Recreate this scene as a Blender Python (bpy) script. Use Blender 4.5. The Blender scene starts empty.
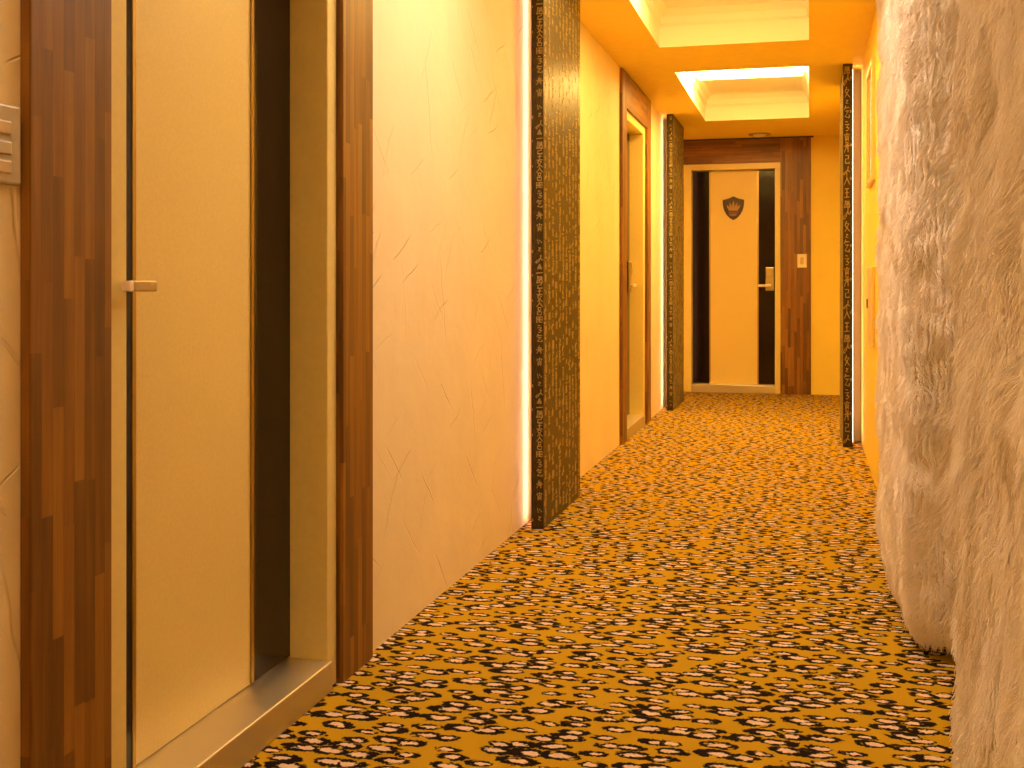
import bpy, bmesh, math, random
import numpy as np
from mathutils import Vector, noise

random.seed(7)
rng = np.random.default_rng(7)
SC = bpy.context.scene
COL = SC.collection

# ------------------------------------------------------------------ sizes (metres)
XL, XR, YF, ZC = -1.155, 0.323, 10.9, 2.38      # left wall, right wall, far wall, ceiling
YB = -1.6                                       # wall behind the camera
FOC, VPU, HORU = 1145.0, 809.0, 286.0           # lens and level, in pixels of the 1024x768 frame
YAW = math.atan((VPU - 512.0) / FOC)

# ------------------------------------------------------------------ node helpers
class NT:
    def __init__(s, name):
        s.m = bpy.data.materials.new(name); s.m.use_nodes = True
        s.t = s.m.node_tree; s.t.nodes.clear()
        s.out = s.t.nodes.new('ShaderNodeOutputMaterial')
        s.b = s.t.nodes.new('ShaderNodeBsdfPrincipled')
        s.t.links.new(s.b.outputs[0], s.out.inputs[0])
    def n(s, typ, **kw):
        k = s.t.nodes.new(typ)
        for a, v in kw.items(): setattr(k, a, v)
        return k
    def put(s, sock, v):
        if v is None: return
        if hasattr(v, 'is_output'): s.t.links.new(v, sock)
        else: sock.default_value = v
    def math(s, op, a, b=None, c=None, clamp=False):
        k = s.n('ShaderNodeMath', operation=op); k.use_clamp = clamp
        for i, v in enumerate((a, b, c)): s.put(k.inputs[i], v)
        return k.outputs[0]
    def vm(s, op, a, b=None, scale=None):
        k = s.n('ShaderNodeVectorMath', operation=op)
        s.put(k.inputs[0], a); s.put(k.inputs[1], b)
        if scale is not None: s.put(k.inputs['Scale'], scale)
        return k.outputs['Value'] if op in ('LENGTH', 'DOT_PRODUCT', 'DISTANCE') else k.outputs[0]
    def pos(s):
        return s.n('ShaderNodeNewGeometry').outputs['Position']
    def sep(s, v):
        k = s.n('ShaderNodeSeparateXYZ'); s.put(k.inputs[0], v); return k.outputs
    def comb(s, x, y, z=0.0):
        k = s.n('ShaderNodeCombineXYZ')
        for i, v in enumerate((x, y, z)): s.put(k.inputs[i], v)
        return k.outputs[0]
    def noise(s, vec, scale=5.0, detail=3.0, rough=.5, col=False):
        k = s.n('ShaderNodeTexNoise'); s.put(k.inputs['Vector'], vec)
        k.inputs['Scale'].default_value = scale; k.inputs['Detail'].default_value = detail
        k.inputs['Roughness'].default_value = rough
        return k.outputs['Color'] if col else k.outputs[0]
    def white(s, vec):
        k = s.n('ShaderNodeTexWhiteNoise', noise_dimensions='2D'); s.put(k.inputs['Vector'], vec)
        return k.outputs
    def ramp(s, f, stops, interp='LINEAR'):
        k = s.n('ShaderNodeValToRGB'); s.put(k.inputs[0], f); e = k.color_ramp.elements
        k.color_ramp.interpolation = interp
        while len(e) < len(stops): e.new(.5)
        for el, (p, c) in zip(e, stops): el.position = p; el.color = (*c, 1) if len(c) == 3 else c
        return k.outputs[0]
    def mix(s, f, a, b, blend='MIX'):
        k = s.n('ShaderNodeMix', data_type='RGBA', blend_type=blend)
        s.put(k.inputs['Factor'], f)
        s.put(k.inputs['A'], (*a, 1) if isinstance(a, tuple) and len(a) == 3 else a)
        s.put(k.inputs['B'], (*b, 1) if isinstance(b, tuple) and len(b) == 3 else b)
        return k.outputs['Result']
    def step(s, v, lo, hi):
        k = s.n('ShaderNodeMapRange', interpolation_type='SMOOTHSTEP')
        s.put(k.inputs[0], v); k.inputs[1].default_value = lo; k.inputs[2].default_value = hi
        return k.outputs[0]
    def bump(s, h, strength=.3, dist=.01, prev=None):
        k = s.n('ShaderNodeBump'); s.put(k.inputs['Height'], h)
        k.inputs['Strength'].default_value = strength; k.inputs['Distance'].default_value = dist
        if prev is not None: s.put(k.inputs['Normal'], prev)
        return k.outputs[0]
    def set(s, color=None, rough=None, metal=None, normal=None, emit=None, estr=None, spec=None, coat=None):
        i = s.b.inputs
        if color is not None: s.put(i['Base Color'], (*color, 1) if isinstance(color, tuple) and len(color) == 3 else color)
        if rough is not None: s.put(i['Roughness'], rough)
        if metal is not None: s.put(i['Metallic'], metal)
        if normal is not None: s.put(i['Normal'], normal)
        if spec is not None: s.put(i['Specular IOR Level'], spec)
        if coat is not None: s.put(i['Coat Weight'], coat); i['Coat Roughness'].default_value = .05
        if emit is not None: s.put(i['Emission Color'], (*emit, 1)); i['Emission Strength'].default_value = estr
        return s.m

def flat(name, color, rough=.5, metal=0., grain=0., gscale=60., spec=.5, coat=None):
    t = NT(name)
    h = t.noise(t.pos(), gscale, 3)
    c = t.mix(t.step(h, .3, .7), tuple(x * (1 - grain) for x in color), tuple(min(1, x * (1 + grain)) for x in color)) if grain else color
    return t.set(c, rough, metal, t.bump(h, .08, .002), spec=spec, coat=coat)

def plaster(name, color, strokes=True):
    t = NT(name); p = t.pos(); x, y, z = t.sep(p)
    uv = t.comb(t.math('ADD', x, y), z)
    h = t.math('MULTIPLY', t.noise(p, 6, 4, .55), .5)
    if strokes:
        for ang, sc, thr in ((.75, 5.5, .42), (-1.0, 4.2, .4), (1.35, 3.4, .35), (-.45, 6.5, .35)):
            r = t.n('ShaderNodeVectorRotate', rotation_type='Z_AXIS'); t.put(r.inputs['Vector'], uv); r.inputs['Angle'].default_value = ang
            w = t.vm('ADD', r.outputs[0], t.vm('SCALE', t.vm('SUBTRACT', t.noise(uv, 5, 2, .5, True), (.5, .5, .5)), scale=.06))
            st = t.vm('MULTIPLY', w, (sc * .55, sc * 1.3, 0))
            v = t.n('ShaderNodeTexVoronoi', voronoi_dimensions='2D', feature='F1'); t.put(v.inputs['Vector'], st); v.inputs['Scale'].default_value = 1
            lx, ly, _ = t.sep(t.vm('SUBTRACT', st, v.outputs['Position']))
            cr, cg, cb = t.sep(v.outputs['Color'])
            body = t.math('MULTIPLY', t.math('SUBTRACT', 1, t.step(t.math('ABSOLUTE', ly), .004, .028)), t.math('SUBTRACT', 1, t.step(t.math('ABSOLUTE', lx), .12, .33)))
            h = t.math('ADD', h, t.math('MULTIPLY', t.math('MULTIPLY', body, t.math('LESS_THAN', cr, thr)), t.math('SUBTRACT', cg, .62)))
    n = t.bump(h, .8, .013)
    mott = t.noise(p, 3.5, 4)
    c = t.mix(t.step(mott, .3, .7), tuple(k * .95 for k in color), color)
    return t.set(c, .62, 0, n, spec=.3)

def wood(name, horizontal=False):
    t = NT(name); p = t.pos(); x, y, z = t.sep(p)
    a = t.math('ADD', x, y); b = z
    if horizontal: a, b = z, t.math('ADD', x, y)
    wj = t.math('FLOOR', t.math('DIVIDE', a, .027))
    r1 = t.white(t.comb(wj, 3.3))[0]
    k = t.math('ADD', t.math('DIVIDE', b, .36), t.math('MULTIPLY', r1, 9.0))
    kj = t.math('FLOOR', k)
    rnd = t.white(t.comb(wj, kj))[0]
    st = t.comb(t.math('MULTIPLY', a, 1.0), t.math('MULTIPLY', b, .055), t.math('MULTIPLY', rnd, 7))
    g = t.noise(st, 190, 4, .6)
    g2 = t.noise(st, 45, 3, .5)
    f = t.math('ADD', t.math('MULTIPLY', rnd, .36), t.math('ADD', t.math('MULTIPLY', g, .30), t.math('MULTIPLY', g2, .48)))
    c = t.ramp(f, [(.22, (.056, .018, .002)), (.45, (.140, .053, .006)), (.65, (.235, .096, .011)), (.9, (.36, .165, .020))])
    fa = t.math('FRACT', t.math('DIVIDE', a, .027))
    seam = t.math('LESS_THAN', t.math('MINIMUM', fa, t.math('SUBTRACT', 1, fa)), .025)
    c = t.mix(t.math('MULTIPLY', seam, .35), c, (.03, .009, .003))
    return t.set(c, t.math('ADD', .34, t.math('MULTIPLY', g, .2)), 0, t.bump(g, .12, .002), spec=.45)

def leopard(name):
    t = NT(name); p = t.pos(); x, y, z = t.sep(p)
    fine = t.noise(t.comb(x, y), 260, 2)
    warp = t.vm('SCALE', t.vm('SUBTRACT', t.noise(t.comb(x, y), 19, 3, .6, True), (.5, .5, .5)), scale=.022)
    serr = t.vm('SCALE', t.vm('SUBTRACT', t.noise(t.comb(x, y), 120, 2, .6, True), (.5, .5, .5)), scale=.019)
    q = t.vm('ADD', t.vm('ADD', t.comb(x, y), warp), serr)
    st = t.vm('MULTIPLY', q, (1 / .078, 1 / .049, 0))
    v = t.n('ShaderNodeTexVoronoi', voronoi_dimensions='2D', feature='F1'); t.put(v.inputs['Vector'], st)
    v.inputs['Scale'].default_value = 1; v.inputs['Randomness'].default_value = .72
    cr, cg, cb = t.sep(v.outputs['Color'])
    loc = t.vm('SUBTRACT', st, v.outputs['Position'])
    rot = t.n('ShaderNodeVectorRotate', rotation_type='Z_AXIS'); t.put(rot.inputs['Vector'], loc)
    t.put(rot.inputs['Angle'], t.math('MULTIPLY', t.math('SUBTRACT', cr, .5), .8))
    lx, ly, _ = t.sep(rot.outputs[0])
    size = t.math('ADD', .72, t.math('MULTIPLY', cg, .5))
    ex = t.math('DIVIDE', lx, t.math('MULTIPLY', size, .57)); ey = t.math('DIVIDE', ly, t.math('MULTIPLY', size, .44))
    d = t.math('SQRT', t.math('ADD', t.math('MULTIPLY', ex, ex), t.math('MULTIPLY', ey, ey)))
    ox = t.math('SUBTRACT', ex, t.math('MULTIPLY', t.math('SUBTRACT', cb, .45), .55))
    dc = t.math('SQRT', t.math('ADD', t.math('MULTIPLY', ox, ox), t.math('MULTIPLY', t.math('MULTIPLY', ey, ey), 1.25)))
    patch = t.noise(t.comb(x, y), 40, 2)
    dark = t.math('SUBTRACT', 1, t.step(d, .86, .97))
    core = t.math('SUBTRACT', 1, t.step(t.math('ADD', dc, t.math('MULTIPLY', t.math('SUBTRACT', patch, .5), .8)), .36, .52))
    # a few breaks in the rings
    gap = t.math('MULTIPLY', t.step(t.noise(t.comb(x, y), 33, 1), .60, .68), t.step(d, .5, .62))
    dark = t.math('MULTIPLY', dark, t.math('SUBTRACT', 1, gap))
    base = t.mix(fine, (.44, .262, .008), (.55, .335, .012))
    dk = t.mix(fine, (.004, .0015, .002), (.014, .005, .006))
    cream = t.mix(patch, (.62, .42, .28), (.88, .70, .52))
    c = t.mix(dark, base, dk)
    c = t.mix(t.math('MULTIPLY', core, dark), c, cream)
    n = t.bump(t.noise(t.comb(x, y), 420, 2), .6, .006)
    return t.set(c, .95, 0, n, spec=.1)

def brushed(name, color, rough=.3, axis='y'):
    t = NT(name); x, y, z = t.sep(t.pos())
    s_ = t.comb(t.math('MULTIPLY', x, 60 if axis == 'y' else 1.5), t.math('MULTIPLY', y, 1.5 if axis == 'y' else 60), t.math('MULTIPLY', z, 60))
    g = t.noise(s_, 4, 4, .6)
    big = t.noise(t.pos(), 9, 3)
    return t.set(color, t.math('ADD', rough, t.math('ADD', t.math('MULTIPLY', g, .14), t.math('MULTIPLY', big, .12))), 1, t.bump(g, .1, .001))

def wallpaper(name):
    t = NT(name); x, y, z = t.sep(t.pos())
    # foil paper: faint vertical columns of a woven gold fleck on brown black
    g = t.noise(t.comb(t.math('MULTIPLY', t.math('ADD', x, y), 130), t.math('MULTIPLY', z, 34)), 1, 3, .65)
    f = t.step(g, .42, .62)
    c = t.mix(f, (.014, .007, .002), (.080, .056, .009))
    return t.set(c, .36, t.math('MULTIPLY', f, .6), t.bump(g, .2, .001), spec=.5)

def emitter(name, color, strength):
    t = NT(name); return t.set((.9, .85, .75), .5, emit=color, estr=strength)

LAMP = (1.0, .585, .14)
M = dict(
    wall=plaster('cream_plaster', (.89, .75, .47)),
    far=plaster('cream_paint', (.90, .71, .13), False),
    ceil=flat('ceiling_paint', (.90, .70, .12), .75, grain=.02, gscale=20, spec=.2),
    tray=flat('tray_paint', (.90, .89, .86), .7, spec=.2),
    carpet=leopard('leopard_carpet'),
    wood=wood('finger_jointed_wood'), woodh=wood('finger_jointed_wood_crosswise', True),
    casing=flat('cream_lacquer', (.80, .66, .25), .33, grain=.02),
    leaf=flat('pearl_door_lacquer', (.80, .63, .23), .36, grain=.03, gscale=150),
    glass=flat('black_glass', (.010, .005, .004), .10, spec=.35),
    gold=brushed('gold_trim', (.45, .30, .08), .25),
    steel=brushed('stainless_steel', (.74, .68, .52), .3),
    steelf=brushed('stainless_steel_crosswise', (.74, .68, .52), .3, 'x'),
    satin=flat('satin_metal', (.50, .40, .20), .3, 1.0),
    paper=wallpaper('calligraphy_wallpaper'),
    letter=flat('gold_ink', (.40, .31, .12), .36, .35, grain=.15, gscale=90),
    led=emitter('led_strip', (1.0, .50, .33), 24.0),
    tube=emitter('warm_lamp', LAMP, 17.0), tube_far=emitter('warm_lamp_strong', LAMP, 39.0),
    tube_near=emitter('soft_warm_lamp', (1.0, .755, .54), 18.5),
    fill_rear=emitter('added_rear_fill', (1.0, .70, .44), 3.1),  # fill lamp out of view, added to lighten the nearer fur curtain
    fix=flat('lamp_housing', (.82, .80, .74), .45),
    plate=flat('switch_plastic', (.82, .74, .55), .4), rocker=flat('rocker_plastic', (.55, .42, .22), .4),
    bright=flat('pale_lever_metal', (.88, .80, .66), .3, .6),
    end_glint=flat('lit_end_paint', (.90, .80, .70), .3),  # pale colour standing for light caught on the near lever's end
    dull=flat('dull_switch_plastic', (.50, .42, .27), .4),
    dark=flat('dark_plastic', (.03, .02, .012), .5),
    brown=flat('brown_enamel', (.036, .011, .003), .35, .2), emblem=flat('emblem_gold', (.34, .18, .06), .35, .4),
    pinkish=flat('emblem_copper', (.24, .11, .07), .4, .2),
    furbase=flat('fur_backing', (.90, .80, .68), .9, spec=.1),
    fur=flat('cream_fur', (.98, .91, .82), .7, grain=.02, gscale=25, spec=.15),
    frame=flat('frame_lacquer', (.80, .58, .24), .3), pict=flat('glossy_print', (.80, .58, .20), .14, spec=.6),
    panel=flat('wall_panel_lacquer', (.80, .58, .14), .3),
)

# ------------------------------------------------------------------ mesh helpers
def box(bm, x0, x1, y0, y1, z0, z1):
    xs, ys, zs = sorted((x0, x1)), sorted((y0, y1)), sorted((z0, z1))
    v = [bm.verts.new((x, y, z)) for z in zs for y in ys for x in xs]
    for f in ((0, 2, 3, 1), (4, 5, 7, 6), (0, 1, 5, 4), (2, 6, 7, 3), (0, 4, 6, 2), (1, 3, 7, 5)):
        bm.faces.new([v[i] for i in f])

def wpos(o):
    p = Vector((0, 0, 0))
    while o is not None: p += Vector(o.location); o = o.parent
    return p

def obj(name, bm, mat, parent=None, bevel=0., smooth=False, label=None, segs=2):
    """bm holds world coordinates; the object is linked under its parent"""
    me = bpy.data.meshes.new(name)
    if parent is not None: bmesh.ops.translate(bm, verts=bm.verts, vec=-wpos(parent))
    bmesh.ops.recalc_face_normals(bm, faces=bm.faces)
    bm.to_mesh(me); bm.free()
    me.materials.append(mat)
    o = bpy.data.objects.new(name, me); COL.objects.link(o); o.parent = parent
    if smooth:
        for p in me.polygons: p.use_smooth = True
    if bevel:
        m = o.modifiers.new('bevel', 'BEVEL'); m.width = bevel; m.segments = segs; m.limit_method = 'ANGLE'
    if label: o['label'] = label
    return o

def boxes(name, lst, mat, parent=None, **k):
    bm = bmesh.new()
    for b in lst: box(bm, *b)
    return obj(name, bm, mat, parent, **k)

def empty(name, loc):
    o = bpy.data.objects.new(name, None); COL.objects.link(o); o.location = loc; o.empty_display_size = .1
    return o

def tag(o, label, cat, group=None, kind=None):
    o['label'] = label; o['category'] = cat
    if group: o['group'] = group
    if kind: o['kind'] = kind
    return o

def copy_tree(o, parent=None):
    c = o.copy(); COL.objects.link(c)
    if parent is not None: c.parent = parent
    for ch in list(o.children): copy_tree(ch, c)
    return c

def tube(bm, pts, r, n=12):
    rings = []
    for i, p in enumerate(pts):
        p = Vector(p); t = (Vector(pts[min(i + 1, len(pts) - 1)]) - Vector(pts[max(i - 1, 0)])).normalized()
        a = t.orthogonal().normalized(); b = t.cross(a)
        if rings and False: pass
        rings.append([bm.verts.new(p + r * (math.cos(2 * math.pi * k / n) * a + math.sin(2 * math.pi * k / n) * b)) for k in range(n)])
    for q, w in zip(rings, rings[1:]):
        for k in range(n): bm.faces.new((q[k], q[(k + 1) % n], w[(k + 1) % n], w[k]))
    bm.faces.new(rings[0][::-1]); bm.faces.new(rings[-1])

def lathe(bm, cx, cy, prof, n=40):
    rings = [[bm.verts.new((cx + r * math.cos(2 * math.pi * k / n), cy + r * math.sin(2 * math.pi * k / n), z)) for k in range(n)] for r, z in prof]
    for q, w in zip(rings, rings[1:]):
        for k in range(n): bm.faces.new((q[k], q[(k + 1) % n], w[(k + 1) % n], w[k]))
    bm.faces.new(rings[0]); bm.faces.new(rings[-1])

def prism(bm, pts, y0, y1):
    """outline in x,z extruded from y0 to y1"""
    a = [bm.verts.new((x, y0, z)) for x, z in pts]; b = [bm.verts.new((x, y1, z)) for x, z in pts]
    bm.faces.new(a); bm.faces.new(b[::-1]); n = len(pts)
    for i in range(n): bm.faces.new((a[i], b[i], b[(i + 1) % n], a[(i + 1) % n]))

# ------------------------------------------------------------------ the three doors: data first, so that the walls know their openings
class Wall:
    """a along the wall, n out of it into the corridor"""
    def __init__(s, side): s.side = side
    def b(s, a0, a1, n0, n1, z0, z1):
        if s.side == 'left': return (XL + n0, XL + n1, a0, a1, z0, z1)
        return (a0, a1, YF - n0, YF - n1, z0, z1)
LEFT, FAR = Wall('left'), Wall('far')
# outer casing, opening (a0..a1), boards (outer ends), side of the handle
D1 = dict(w=LEFT, co=(1.695, 2.684), op=(1.767, 2.628), bd=(1.489, 2.887), hs=0)
D2 = dict(w=LEFT, co=(7.330, 8.291), op=(7.392, 8.203), bd=(7.149, 8.484), hs=1)
D3 = dict(w=FAR, co=(-1.140, -.2558), op=(-1.0748, -.3055), bd=(-1.155, .0178), hs=1)
OPZ, COZ, SILL, DEEP = 2.092, 2.148, .074, .100

# ------------------------------------------------------------------ room shell
def struct(o, label, cat):
    return tag(o, label, cat, kind='structure')

struct(boxes('floor', [(-1.6, 1.4, YB - .2, YF + .4, -.1, 0)], M['carpet']), 'leopard print carpet in ochre, black and cream along the whole corridor', 'carpet')

WT = .16
segs, y = [], YB
for D in (D1, D2):
    segs.append((XL - WT, XL, y, D['co'][0], 0, ZC)); segs.append((XL - WT, XL, D['co'][0], D['co'][1], COZ, ZC)); y = D['co'][1]
segs.append((XL - WT, XL, y, YF, 0, ZC))
struct(boxes('wall_left', segs, M['wall']), 'long cream plaster wall with trowel marks and two recessed doors', 'wall')
struct(boxes('wall_far', [(XL - WT, D3['co'][0], YF, YF + WT, 0, ZC), (D3['co'][1], XR + .6, YF, YF + WT, 0, ZC), (D3['co'][0], D3['co'][1], YF, YF + WT, COZ, ZC)], M['far']), 'cream end wall around the door with the shield', 'wall')
struct(boxes('wall_right', [(XR, XR + .5, 4.62, YF, 0, ZC), (XR + .4, XR + .5, .4, 4.62, 0, ZC), (XR, XR + .5, YB, .4, 0, ZC)], M['far']), 'cream wall beyond the fur curtains, with an alcove behind them', 'wall')
struct(boxes('wall_back', [(XL - WT, XR + .5, YB - .15, YB, 0, ZC)], M['far']), 'cream wall closing the corridor behind the viewer', 'wall')

LX0, LX1 = -.838, 0.0
TRAYS = [(-1.40, .55), (1.30, 3.56), (4.36, 6.62), (7.42, 9.67)]
TRH = .215
segs = [(XL - WT, LX0, YB - .15, YF + WT, ZC, ZC + .3), (LX1, XR + .5, YB - .15, YF + WT, ZC, ZC + .3)]
y = YB - .15
for a, b in TRAYS:
    segs.append((LX0, LX1, y, a, ZC, ZC + .3)); y = b
segs.append((LX0, LX1, y, YF + WT, ZC, ZC + .3))
struct(boxes('ceiling', segs, M['ceil']), 'flat cream ceiling with recessed light trays', 'ceiling')

# ------------------------------------------------------------------ light trays
def light_tray(y0, y1, label, lamp, mat):
    r = tag(empty('ceiling_light', ((LX0 + LX1) / 2, (y0 + y1) / 2, ZC)), label, 'ceiling light', 'recessed ceiling light trays')
    zt = ZC + TRH; bm = bmesh.new(); e = .012
    # liner: four walls with a coved top edge and the top
    x0, x1, ya, yb = LX0 + .0005, LX1 - .0005, y0 + .0005, y1 - .0005
    prof = [(0, ZC - .002), (0, ZC + TRH * .55), (.012, ZC + TRH * .62), (.014, ZC + TRH * .8), (.05, ZC + TRH * .96), (.10, zt)]
    rings = [[bm.verts.new(p) for p in ((x0 + i, ya + i, z), (x1 - i, ya + i, z), (x1 - i, yb - i, z), (x0 + i, yb - i, z))] for i, z in prof]
    for q, w in zip(rings, rings[1:]):
        for k in range(4): bm.faces.new((q[k], w[k], w[(k + 1) % 4], q[(k + 1) % 4]))
    bm.faces.new(rings[-1])
    obj('tray', bm, M['tray'], r)
    ya, yb = lamp; xa, xb = LX0 + .04, LX1 - .04
    h = boxes('lamp_base', [(xa + .03, xb - .03, ya + .03, yb - .03, zt - .028, zt)], M['fix'], r, bevel=.004)
    boxes('diffuser', [(xa, xb, ya, yb, zt - .065, zt - .028)], mat, h, bevel=.014, segs=4, label='glowing lamp cover')
    return r
light_tray(*TRAYS[3], 'recessed ceiling light tray closest to the end door', (7.75, 8.60), M['tube_far'])
light_tray(*TRAYS[2], 'recessed ceiling light tray in front of the foremost calligraphy pillar', (5.00, 5.85), M['tube'])
light_tray(*TRAYS[1], 'recessed ceiling light tray over the foremost door', (2.98, 3.52), M['tube_near'])

light_tray(*TRAYS[0], 'unseen ceiling light tray added above the viewer to brighten the nearest fur curtain', (-.30, .45), M['fill_rear'])  # added tray outside the view, there for its light on the near fur

bm = bmesh.new(); lathe(bm, -.435, 10.62, [(.10, ZC), (.10, ZC - .006), (.088, ZC - .012), (.070, ZC - .010), (.066, ZC - .004)])
r = tag(empty('downlight', (-.435, 10.62, ZC)), 'small round ceiling fitting in front of the end door', 'ceiling fitting')
obj('ring', bm, M['satin'], r, smooth=False)
light_tray(*TRAYS[0], 'unseen ceiling light tray added above the viewer to brighten the nearest fur curtain', (-.30, .45), M['fill_rear'])

bm = bmesh.new(); lathe(bm, -.435, 10.62, [(.065, ZC - .004), (.05, ZC - .022), (.02, ZC - .030)])
obj('lens', bm, M['fix'], r, smooth=True)

# ------------------------------------------------------------------ doors
def door(name, D, label, metal, near_lever=False):
    w = D['w']; (c0, c1), (o0, o1) = D['co'], D['op']; am = (o0 + o1) / 2
    base = w.b(am, am, 0, 0, 0, 0)
    r = struct(empty(name, (base[0], base[2], 0)), label, 'door')
    fr = boxes('frame', [w.b(c0, o0, -DEEP - .055, .002, 0, OPZ), w.b(o1, c1, -DEEP - .055, .002, 0, OPZ), w.b(c0, c1, -DEEP - .055, .002, OPZ, COZ)], M['casing'], r, bevel=.003)
    lf = boxes('leaf', [w.b(o0 + .003, o1 - .003, -DEEP - .045, -DEEP, SILL + .002, OPZ - .003)], M['leaf'], r)
    sl, sr = (.168, .198) if w.side == 'left' else (.158, .152)
    for a0, a1, t0 in ((o0 + .004, o0 + sl, o0 + sl), (o1 - sr, o1 - .004, o1 - sr - .012)):
        boxes('glass_strip', [w.b(a0, a1, -DEEP, -DEEP + .003, SILL + .004, OPZ - .005)], M['glass'], r, bevel=.0008, label='glossy black strip')
        boxes('trim_strip', [w.b(t0, t0 + .012, -DEEP, -DEEP + .005, SILL + .004, OPZ - .005)], M['gold'], r, bevel=.001, label='thin gold strip')
    th = boxes('threshold', [w.b(o0, o1, -DEEP - .05, .016, 0, SILL)], metal, r, bevel=.003, label='stainless steel threshold')
    # lever set
    s = 1 if D['hs'] == 0 else -1
    pc = o0 + .050 if D['hs'] == 0 else o1 - .050
    h = boxes('handle', [w.b(pc - .04, pc + .04, -DEEP + .003, -DEEP + .018, .955, 1.178)], M['satin'], r, bevel=.012, segs=4, label='metal handle plate')
    boxes('lock_body', [w.b(pc - .030, pc + .030, -DEEP + .018, -DEEP + .024, 1.085, 1.165)], M['satin'], h, bevel=.004)
    out = near_lever and .068 or 0.0           # how far the grip stands off
    piv = 1.788 if near_lever else pc
    q = w.b(piv, piv, -DEEP + .016, -DEEP + .052 + out, 1.0, 1.0)
    bm = bmesh.new(); tube(bm, [(q[0], q[2], 1.0), (q[1], q[3], 1.0)], .009, 16); obj('neck', bm, M['satin'], h)
    n0, n1 = -DEEP + .044 + out, -DEEP + .060 + out
    if near_lever:
        boxes('lever', [w.b(1.755, 1.826, n0, n1 - .002, .990, 1.010), w.b(1.744, 1.757, n0 + .003, n1 - .005, .993, 1.007)], M['satin'], h, bevel=.003)
        boxes('lit_end', [w.b(1.734, 1.745, n0 + .001, n1 + .003, .990, 1.009)], M['end_glint'], h, bevel=.003, segs=3, label='end of the lever, coloured pale as if lit')  # added end piece whose pale colour imitates a lit end face
    else:
        boxes('lever', [w.b(pc - s * .012, pc + s * .108, n0, n1, .992, 1.016)], M['bright'], h, bevel=.004)
    # wood surround
    return r

def surround(name, D, label, far=False):
    w = D['w']; (c0, c1), (b0, b1) = D['co'], D['bd']
    am = (b0 + b1) / 2; base = w.b(am, am, 0, 0, 0, 0)
    r = struct(empty(name, (base[0], base[2], 0)), label, 'door surround')
    T = .020
    if not far: boxes('upright_board', [w.b(b0, c0, 0, T, 0, ZC - .008)], M['wood'], r, bevel=.0015)
    boxes('upright_board', [w.b(c1, b1, 0, T, 0, ZC - .008)], M['wood'], r, bevel=.0015)
    boxes('head_board', [w.b(XL if far else c0, c1, 0, T, COZ, ZC - .008)], M['woodh'], r, bevel=.0015)
    return r
door('door_1', D1, 'cream door nearest the viewer, its lever set on the edge beside the dark board', M['steel'], True)
door('door_2', D2, 'cream door deep in the plaster wall between two calligraphy pillars', M['steel'])
door('door_3', D3, 'cream end door with black side strips and a brown shield', M['steelf'])
surround('trim_1', D1, 'dark finger jointed boards around the nearest cream door')
surround('trim_2', D2, 'orange brown boards around the door between the two pillars')
surround('trim_3', D3, 'brown boards over and beside the end door', True)
boxes('dark_strip', [(XL, .040, YF - .030, YF, ZC - .012, ZC)], M['dark'], bpy.data.objects['trim_3'])  # dark strip along the ceiling over the end boards

# ------------------------------------------------------------------ calligraphy pillars
G = {
 'tri': [[(.18, .40), (.5, .98), (.82, .40), (.18, .40)], [(.34, .58), (.66, .58)], [(.5, .9), (.5, .45)], [(.30, .48), (.70, .48)]],
 'bar': [[(.05, .5), (.95, .56)]],
 'bu': [[(.12, .05), (.2, .92), (.42, .86), (.24, .62), (.46, .48), (.22, .36)], [(.5, .12), (.58, .88), (.70, .45), (.82, .9), (.95, .1)], [(.05, .2), (.3, .1)]],
 'ji': [[(.25, .88), (.78, .86), (.74, .56), (.28, .54), (.26, .18), (.9, .14), (.88, .3)]],
 'wang': [[(.2, .88), (.85, .9)], [(.28, .52), (.78, .55)], [(.12, .1), (.92, .14)], [(.52, .9), (.5, .12)]],
 'zhi': [[(.45, .98), (.2, .58)], [(.38, .78), (.82, .76), (.2, .06)], [(.32, .52), (.95, .08)]],
 'ren': [[(.52, .95), (.46, .5), (.08, .1)], [(.5, .6), (.95, .12)]],
 'lu': [[(.3, .95), (.72, .95), (.68, .62), (.34, .62), (.3, .95)], [(.5, .62), (.46, .45)], [(.18, .44), (.82, .44), (.78, .08), (.24, .08), (.18, .44)]],
 'xuan': [[(.1, .85), (.1, .15)], [(.1, .85), (.42, .85), (.42, .2)], [(.1, .5), (.42, .5)], [(.55, .85), (.9, .85), (.9, .2), (.56, .22), (.55, .85)], [(.56, .52), (.9, .52)]],
 'ro': [[(.3, .9), (.62, .88)], [(.2, .62), (.8, .66), (.45, .38), (.85, .3), (.62, .06), (.34, .1)]],
 'qi': [[(.3, .98), (.12, .7)], [(.26, .82), (.85, .84)], [(.3, .58), (.75, .6), (.2, .18), (.85, .08), (.92, .28)]],
 'bian': [[(.5, .98), (.28, .72), (.74, .74)], [(.08, .46), (.95, .5)], [(.36, .68), (.32, .3), (.1, .02)], [(.68, .7), (.7, .04)], [(.5, .6), (.52, .3)]],
 'xiao': [[(.18, .82), (.86, .86), (.8, .7)], [(.52, .98), (.5, .62)], [(.2, .82), (.12, .66)], [(.3, .58), (.3, .05)], [(.3, .56), (.74, .58), (.72, .06)], [(.3, .38), (.72, .4)], [(.3, .22), (.72, .24)]],
 'dots': [[(.2, .9), (.3, .4), (.38, .46)], [(.72, .62), (.8, .5)], [(.5, .8), (.54, .72)]],
 'ru': [[(.36, .92), (.66, .9), (.34, .56), (.72, .5)]],
 'loop': [[(.72, .98), (.66, .6), (.2, .34), (-.06, .14), (.08, 0), (.36, .2), (.62, .56), (.96, .36)]],
}
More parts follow.
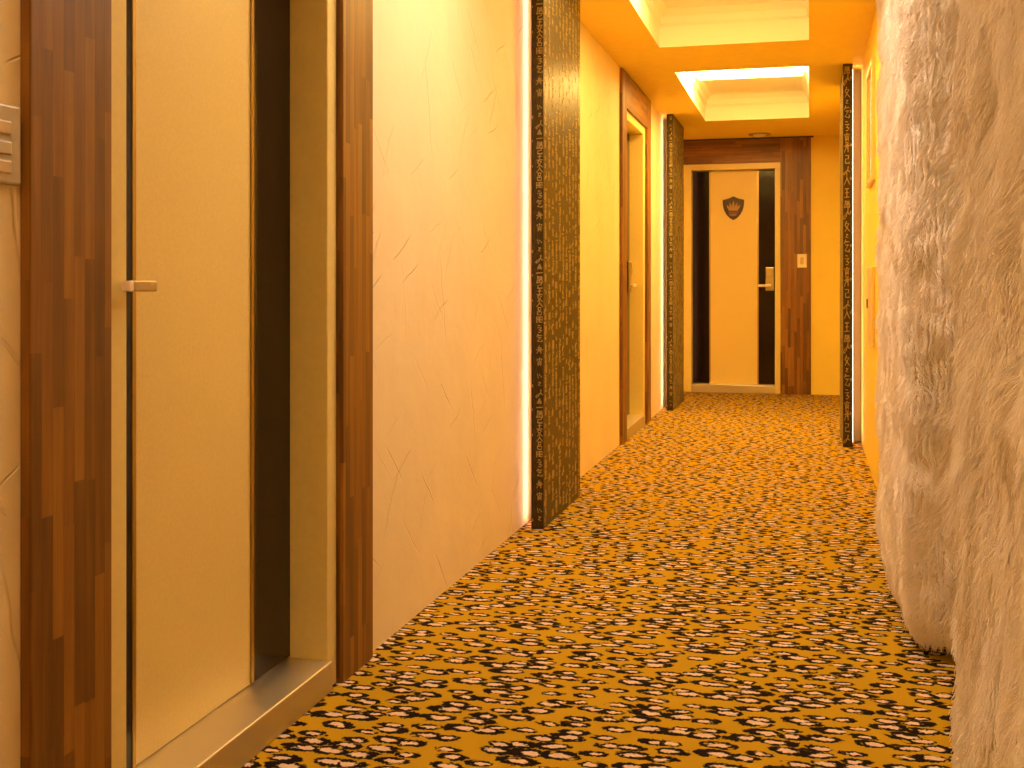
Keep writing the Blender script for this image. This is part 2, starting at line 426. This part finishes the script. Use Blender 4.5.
# column order and centre heights in one repeat of .553 m, measured from the triangle mark downward
SEQ = [('tri', 0), ('bar', -.021), ('bu', -.048), ('ji', -.072), ('wang', -.096), ('zhi', -.124), ('ren', -.146), ('lu', -.178), ('xuan', -.213),
       ('ro', -.250), ('qi', -.289), ('bian', -.335), ('xiao', -.386), ('dots', -.449), ('ru', -.484), ('loop', -.516)]
REP = .553

def strokes(bm, P, glyph, ca, cz, wa, hz, lw, z0=.004, z1=ZC - .006):
    """flat brush strokes of a little thickness; P(a, z, n) -> world"""
    for line in G[glyph]:
        pts = [(ca + (x - .5) * wa, cz + (y - .5) * hz) for x, y in line]
        if any(p[1] < z0 or p[1] > z1 for p in pts): continue
        for i, ((ax, az), (bx, bz)) in enumerate(zip(pts, pts[1:])):
            dx, dz = bx - ax, bz - az; L = math.hypot(dx, dz) or 1e-6
            dx, dz = dx / L, dz / L; w = lw * (.42 + .16 * ((i * 7 + len(line)) % 3)); ex = lw * .35
            q = [(ax - dx * ex - dz * w, az - dz * ex + dx * w), (bx + dx * ex - dz * w * .8, bz + dz * ex + dx * w * .8), (bx + dx * ex + dz * w * .8, bz + dz * ex - dx * w * .8), (ax - dx * ex + dz * w, az - dz * ex - dx * w)]
            top = [bm.verts.new(P(a, z, .0009 + .0001 * i)) for a, z in q]; low = [bm.verts.new(P(a, z, -.0002)) for a, z in q]
            bm.faces.new(top)
            for k in range(4): bm.faces.new((top[k], low[k], low[(k + 1) % 4], top[(k + 1) % 4]))

def pillar(y0, y1, side, label, cursive=False):
    """side -1: on the left wall, +1: on the right wall; a panel held off the wall, lit from behind"""
    xw = XL if side < 0 else XR
    if side < 0: xb, xf = -1.107, -1.056
    else: xb, xf = .262, .205
    r = tag(empty('decorative_pillar', ((xb + xf) / 2, (y0 + y1) / 2, 0)), label, 'pillar', 'black calligraphy pillars', 'thing')
    boxes('panel', [(xb, xf, y0, y1, 0, ZC - .001)], M['paper'], r, bevel=.0012)
    # bearers that carry the panel on the wall
    boxes('bearer', [(xw - .001 * side, xb, y0 + .32, y0 + .38, .0, ZC - .001), (xw - .001 * side, xb, y1 - .38, y1 - .32, .0, ZC - .001)], M['casing'], r)
    xs = xb + (-.004 if side < 0 else .004)
    for a, b in ((y0 + .090, y0 + .110), (y1 - .110, y1 - .090)):
        boxes('light_strip', [(xb, xs, a, b, .02, ZC - .02)], M['led'], r, label='glowing light strip behind the panel')
    bm = bmesh.new()
    Pf = lambda a, z, n: (a, y0 - n, z)
    n0 = -3
    if not cursive:
        for k in range(-3, 4):
            for g, dz in SEQ:
                h = .034 if g not in ('bar',) else .03
                strokes(bm, Pf, g, xf - .0165, 1.627 - REP * k + dz, .028, h, .0033)
            zc = 1.627 - REP * k
            for dz, sq in ((.068, 1), (-.134, 0), (-.03, 0)):
                z = zc + dz
                if .02 < z < ZC - .02:
                    s_ = .0045 if sq else .003
                    q = [bm.verts.new(Pf(xb + .004 + x * s_, z + y * s_ * 1.4, .0009)) for x, y in ((-.5, -1), (.9, -1), (.9, 1), (-.5, 1))]
                    bm.faces.new(q)
    else:
        keys = ['bu', 'loop', 'zhi', 'ru', 'qi', 'ro', 'xiao', 'bian', 'ji', 'loop', 'ren', 'wang']
        z = ZC - .04; i = 0
        while z > .05:
            h = .052 + .016 * ((i * 5) % 3)
            strokes(bm, Pf, keys[i % len(keys)], (xb + xf) / 2 - .006, z, .036, h, .0042)
            if i % 3 == 1: strokes(bm, Pf, 'dots', xb - .010, z, .016, .03, .004)
            z -= h * 1.02; i += 1
    obj('edge_lettering', bm, M['letter'], r, label='column of gold calligraphy on the narrow edge')
    bm = bmesh.new()
    Ps = (lambda a, z, n: (xf + n, a, z)) if side < 0 else (lambda a, z, n: (xf - n, a, z))
    ncol = 11; pitch = (y1 - y0) / ncol
    for c in range(ncol):
        ph = rng.random() * REP
        for k in range(-3, 6):
            for g, dz in SEQ:
                zz = 1.627 + ph - REP * k + dz
                if .02 < zz < ZC - .02 and rng.random() > .22: strokes(bm, Ps, g, y0 + (c + .5 + rng.uniform(-.1, .1)) * pitch, zz, pitch * rng.uniform(.42, .68), .036, .0052)
    obj('side_lettering', bm, M['letter'], r, label='columns of small gold characters')
    return r
pillar(4.585, 5.365, -1, 'black and gold calligraphy pillar in front, before the recessed door')
pillar(9.21, 10.03, -1, 'black and gold calligraphy pillar beside the end door')
pillar(7.40, 8.18, 1, 'narrow black calligraphy pillar beyond the fur curtains', True)

# ------------------------------------------------------------------ shield plaque on the end door
ys = YF + DEEP
sx, sz = -.691, 1.735
r = tag(empty('door_plaque', (sx, ys, sz)), 'brown shield plaque with a gold crown, on the end door', 'sign')
def shield(k):
    top = [(-.100, .078), (-.05, .090), (0, .112), (.05, .090), (.100, .078)]
    right = [(.098, .03), (.088, -.015), (.065, -.060), (.035, -.092), (0, -.112)]
    left = [(-x, z) for x, z in right[:-1]][::-1]
    return [(sx + x * k, sz + z * k) for x, z in top + right + left]
bm = bmesh.new(); prism(bm, shield(1.0), ys, ys - .012); obj('shield', bm, M['brown'], r, bevel=.002)
bm = bmesh.new()
o, i_ = shield(.97), shield(.88)
for k in range(len(o)):
    k2 = (k + 1) % len(o)
    prism(bm, [o[k], o[k2], i_[k2], i_[k]], ys - .0118, ys - .0145)
obj('rim', bm, M['brown'], r)
bm = bmesh.new()
for ang, ln in ((-.62, .050), (-.30, .066), (0, .080), (.30, .066), (.62, .050)):
    bx, bz = sx + ang * .055, sz - .010; tx, tz = bx + math.sin(ang) * ln, bz + math.cos(ang) * ln
    nx, nz = math.cos(ang), -math.sin(ang)
    prism(bm, [(bx - nx * .009, bz - nz * .009), (bx + nx * .009, bz + nz * .009), ((bx + tx) / 2 + nx * .010, (bz + tz) / 2 + nz * .010), (tx, tz), ((bx + tx) / 2 - nx * .010, (bz + tz) / 2 - nz * .010)], ys - .0118, ys - .018)
prism(bm, [(sx - .045, sz - .024), (sx + .045, sz - .024), (sx + .042, sz - .008), (sx - .042, sz - .008)], ys - .0118, ys - .018)
obj('crown', bm, M['emblem'], r, label='gold crown of five points')
bm = bmesh.new(); prism(bm, [(sx - .040, sz - .052), (sx + .032, sz - .052), (sx + .030, sz - .066), (sx + .012, sz - .074), (sx - .024, sz - .074), (sx - .038, sz - .066)], ys - .0118, ys - .017)
prism(bm, [(sx - .046, sz - .036), (sx + .046, sz - .036), (sx + .044, sz - .042), (sx - .044, sz - .042)], ys - .0118, ys - .016)
obj('band', bm, M['pinkish'], r, label='copper coloured bands under the crown')

# ------------------------------------------------------------------ switches
ysw = YF - .020
r = tag(empty('light_switch', (-.0625, ysw, 1.231)), 'cream switch plate on the brown board beside the end door', 'switch')
boxes('plate', [(-.105, -.020, ysw, ysw - .009, 1.168, 1.294)], M['plate'], r, bevel=.004)
boxes('rocker', [(-.078, -.047, ysw - .008, ysw - .014, 1.198, 1.264)], M['rocker'], r, bevel=.003)
r = tag(empty('wall_switch', (XL, 1.42, 1.21)), 'grey cream switch panel beside the nearest dark board', 'switch')
boxes('plate', [(XL, XL + .012, 1.36, 1.478, 1.150, 1.268)], M['dull'], r, bevel=.004)
for z in (1.233, 1.203, 1.175):
    boxes('button', [(XL + .011, XL + .016, 1.380, 1.452, z - .010, z + .010)], M['rocker'] if z != 1.203 else M['dull'], r, bevel=.003)

# ------------------------------------------------------------------ things on the right wall
r = tag(empty('framed_print', (XR, 6.30, 1.84)), 'glossy yellow framed print on the wall past the fur curtain', 'picture')
boxes('print', [(XR, XR - .010, 6.07, 6.53, 1.565, 2.125)], M['pict'], r)
boxes('frame', [(XR, XR - .018, 6.04, 6.07, 1.535, 2.155), (XR, XR - .018, 6.53, 6.56, 1.535, 2.155), (XR, XR - .018, 6.07, 6.53, 1.535, 1.565), (XR, XR - .018, 6.07, 6.53, 2.125, 2.155)], M['frame'], r, bevel=.002)
r = tag(empty('wall_cabinet', (XR, 6.30, .90)), 'flat ochre cabinet cover low on the wall past the fur curtain', 'cabinet')
boxes('cover', [(XR, XR - .014, 6.05, 6.555, .690, 1.100)], M['panel'], r, bevel=.006)
boxes('catch', [(XR - .013, XR - .020, 6.515, 6.535, .88, .93)], M['dark'], r, bevel=.002)

# ------------------------------------------------------------------ fur curtains
def catmull(pts, n):
    P = [Vector((x, y, 0)) for x, y in pts]; out = []
    for i in range(len(P) - 1):
        p0, p1, p2, p3 = P[max(i - 1, 0)], P[i], P[i + 1], P[min(i + 2, len(P) - 1)]
        for k in range(n):
            t = k / n
            out.append(.5 * ((2 * p1) + (p2 - p0) * t + (2 * p0 - 5 * p1 + 4 * p2 - p3) * t * t + (3 * p1 - p0 - 3 * p2 + p3) * t ** 3))
    out.append(P[-1])
    d = [0]
    for a, b in zip(out, out[1:]): d.append(d[-1] + (b - a).length)
    return out, d

def curtain(label, pts, lean, seed, dens, z0=.035, ruck=1.0, fold=.016):
    path, dist = catmull(pts, 12); L = dist[-1]
    nu, nv = int(L / .014), 170
    z1 = ZC - .004
    us = np.linspace(0, L, nu); px = np.interp(us, dist, [p.x for p in path]); py = np.interp(us, dist, [p.y for p in path])
    tx, ty = np.gradient(px), np.gradient(py); ln = np.hypot(tx, ty); tx, ty = tx / ln, ty / ln
    nx, ny = -ty, tx                               # outward (towards the corridor) for a path running away from the viewer
    V = np.zeros((nv, nu, 3)); zs = np.linspace(z0, z1, nv)
    for j, z in enumerate(zs):
        for i in range(nu):
            s = us[i]
            h = fold * noise.noise((s * 7.5 + seed, z * .9, seed))                      # long soft folds
            h += ruck * .026 * noise.noise((s * 3.2, z * 5.5 + seed, 3.7 + seed))         # rucks across
            h += ruck * .015 * noise.noise((s * 16 + seed, z * 9, 8.1))                   # dents
            h += .006 * noise.noise((s * 40, z * 22 + seed, 1.3))
            fade = min(1.0, max(0.0, (z - z0) / .08)); h -= .030 * (1 - fade) ** 2         # hem turns under
            x = px[i] + nx[i] * h + lean * (z - z0) / (z1 - z0); y = py[i] + ny[i] * h
            V[j, i] = (x, y, z)
    r = tag(empty('fur_curtain', (float(np.mean(px)), float(np.mean(py)), 0)), label, 'curtain', 'cream fur curtains')
    base = np.array(r.location)
    me = bpy.data.meshes.new('cloth')
    idx = np.arange(nu * nv).reshape(nv, nu)
    F = np.stack([idx[:-1, :-1], idx[1:, :-1], idx[1:, 1:], idx[:-1, 1:]], -1).reshape(-1, 4)
    me.from_pydata((V.reshape(-1, 3) - base).tolist(), [], F.tolist()); me.materials.append(M['furbase'])
    for p in me.polygons: p.use_smooth = True
    o = bpy.data.objects.new('cloth', me); COL.objects.link(o); o.parent = r
    m = o.modifiers.new('thick', 'SOLIDIFY'); m.thickness = .02; m.offset = -1
    # pile
    n = int(dens * L * (z1 - z0))
    fu = rng.random(n) * (nu - 1.001); fv = rng.random(n) * (nv - 1.001)
    i0, j0 = fu.astype(int), fv.astype(int); a, b = (fu - i0)[:, None], (fv - j0)[:, None]
    p = (V[j0, i0] * (1 - a) + V[j0, i0 + 1] * a) * (1 - b) + (V[j0 + 1, i0] * (1 - a) + V[j0 + 1, i0 + 1] * a) * b
    du = V[j0, i0 + 1] - V[j0, i0]; dv = V[j0 + 1, i0] - V[j0, i0]
    du /= np.linalg.norm(du, axis=1)[:, None]; dv /= np.linalg.norm(dv, axis=1)[:, None]
    nrm = np.cross(dv, du); nrm /= np.linalg.norm(nrm, axis=1)[:, None]
    s = us[i0] + a[:, 0] * (L / nu); z = p[:, 2]
    ang = np.array([1.1 * noise.noise((q * 9 + seed, w * 6, 2.2)) + .8 * noise.noise((q * 26, w * 17 + seed, 6.2)) for q, w in zip(s, z)])
    lift = np.array([(.62) + .60 * noise.noise((q * 14, w * 11 + seed, 4.4)) for q, w in zip(s, z)])
    flow = (-np.cos(ang)[:, None] * dv + np.sin(ang)[:, None] * du)
    length = (.020 + .012 * rng.random(n))[:, None]
    # tufts: tips drawn to the nearest of a set of tuft centres on a jittered grid
    cs = .020
    gi, gj = np.floor(s / cs + .5 * rng.random(n)), np.floor(z / cs + .5 * rng.random(n))
    pull = ((gi + .5) * cs - s)[:, None] * du + ((gj + .5) * cs - z)[:, None] * dv
    K = 6; pts_ = np.zeros((n, K, 3))
    jit = rng.normal(0, .18, (n, 3))
    for k in range(K):
        t = k / (K - 1)
        bend = nrm * (lift[:, None] * t * (1 - .45 * t)) + flow * (.35 * t + .65 * t * t) + jit * t * t * .6
        pts_[:, k] = p + bend * length + pull * (t * .62)
    pts_[:, :, 2] = np.maximum(pts_[:, :, 2], .012)
    hc = bpy.data.hair_curves.new('pile'); hc.add_curves([K] * n)
    hc.attributes['position'].data.foreach_set('vector', (pts_ - base).astype(np.float32).ravel())
    rad = hc.attributes.get('radius') or hc.attributes.new('radius', 'FLOAT', 'POINT')
    rad.data.foreach_set('value', np.tile(np.linspace(.0010, .0004, K), n).astype(np.float32))
    hc.materials.append(M['fur'])
    ho = bpy.data.objects.new('pile', hc); COL.objects.link(ho); ho.parent = r; ho['kind'] = 'stuff'
    return r

curtain('cream fur curtain hanging farther in, its whole rounded lower corner showing above the carpet',
        [(.66, 3.08), (.52, 3.11), (.42, 3.19), (.345, 3.235), (.292, 3.268), (.270, 3.295), (.261, 3.34), (.258, 3.46), (.257, 3.62), (.256, 3.85), (.257, 4.1), (.258, 4.38), (.288, 4.48), (.340, 4.56)], .0, 2.4, 52000, ruck=.6, fold=.010)
curtain('cream fur curtain closest to the viewer, overlapping the farther one',
        [(.42, .58), (.33, .61), (.272, .68), (.254, .80), (.256, .97), (.248, 1.2), (.252, 1.45), (.245, 1.7), (.243, 1.95), (.247, 2.08), (.268, 2.125), (.33, 2.15), (.52, 2.19)], .022, 9.1, 52000, ruck=.55, fold=.020)

# ------------------------------------------------------------------ camera, view
cd = bpy.data.cameras.new('camera'); cam = bpy.data.objects.new('camera', cd); COL.objects.link(cam)
cam.location = (0, 0, 1.0); cam.rotation_euler = (math.pi / 2, 0, YAW)
cd.sensor_fit = 'HORIZONTAL'; cd.sensor_width = 36; cd.lens = FOC / 1024 * 36
cd.shift_y = -(384 - HORU) / 1024; cd.clip_start = .05
SC.camera = cam
w = bpy.data.worlds.new('dim'); SC.world = w; w.use_nodes = True
w.node_tree.nodes['Background'].inputs[0].default_value = (.02, .012, .005, 1)
vs = SC.view_settings; vs.view_transform = 'Standard'; vs.look = 'None'; vs.gamma = 1; vs.use_curve_mapping = False
vs.exposure = 0.0
SC.cycles.max_bounces = 10; SC.cycles.diffuse_bounces = 7; SC.cycles.sample_clamp_indirect = 6
SC.cycles.use_denoising = True
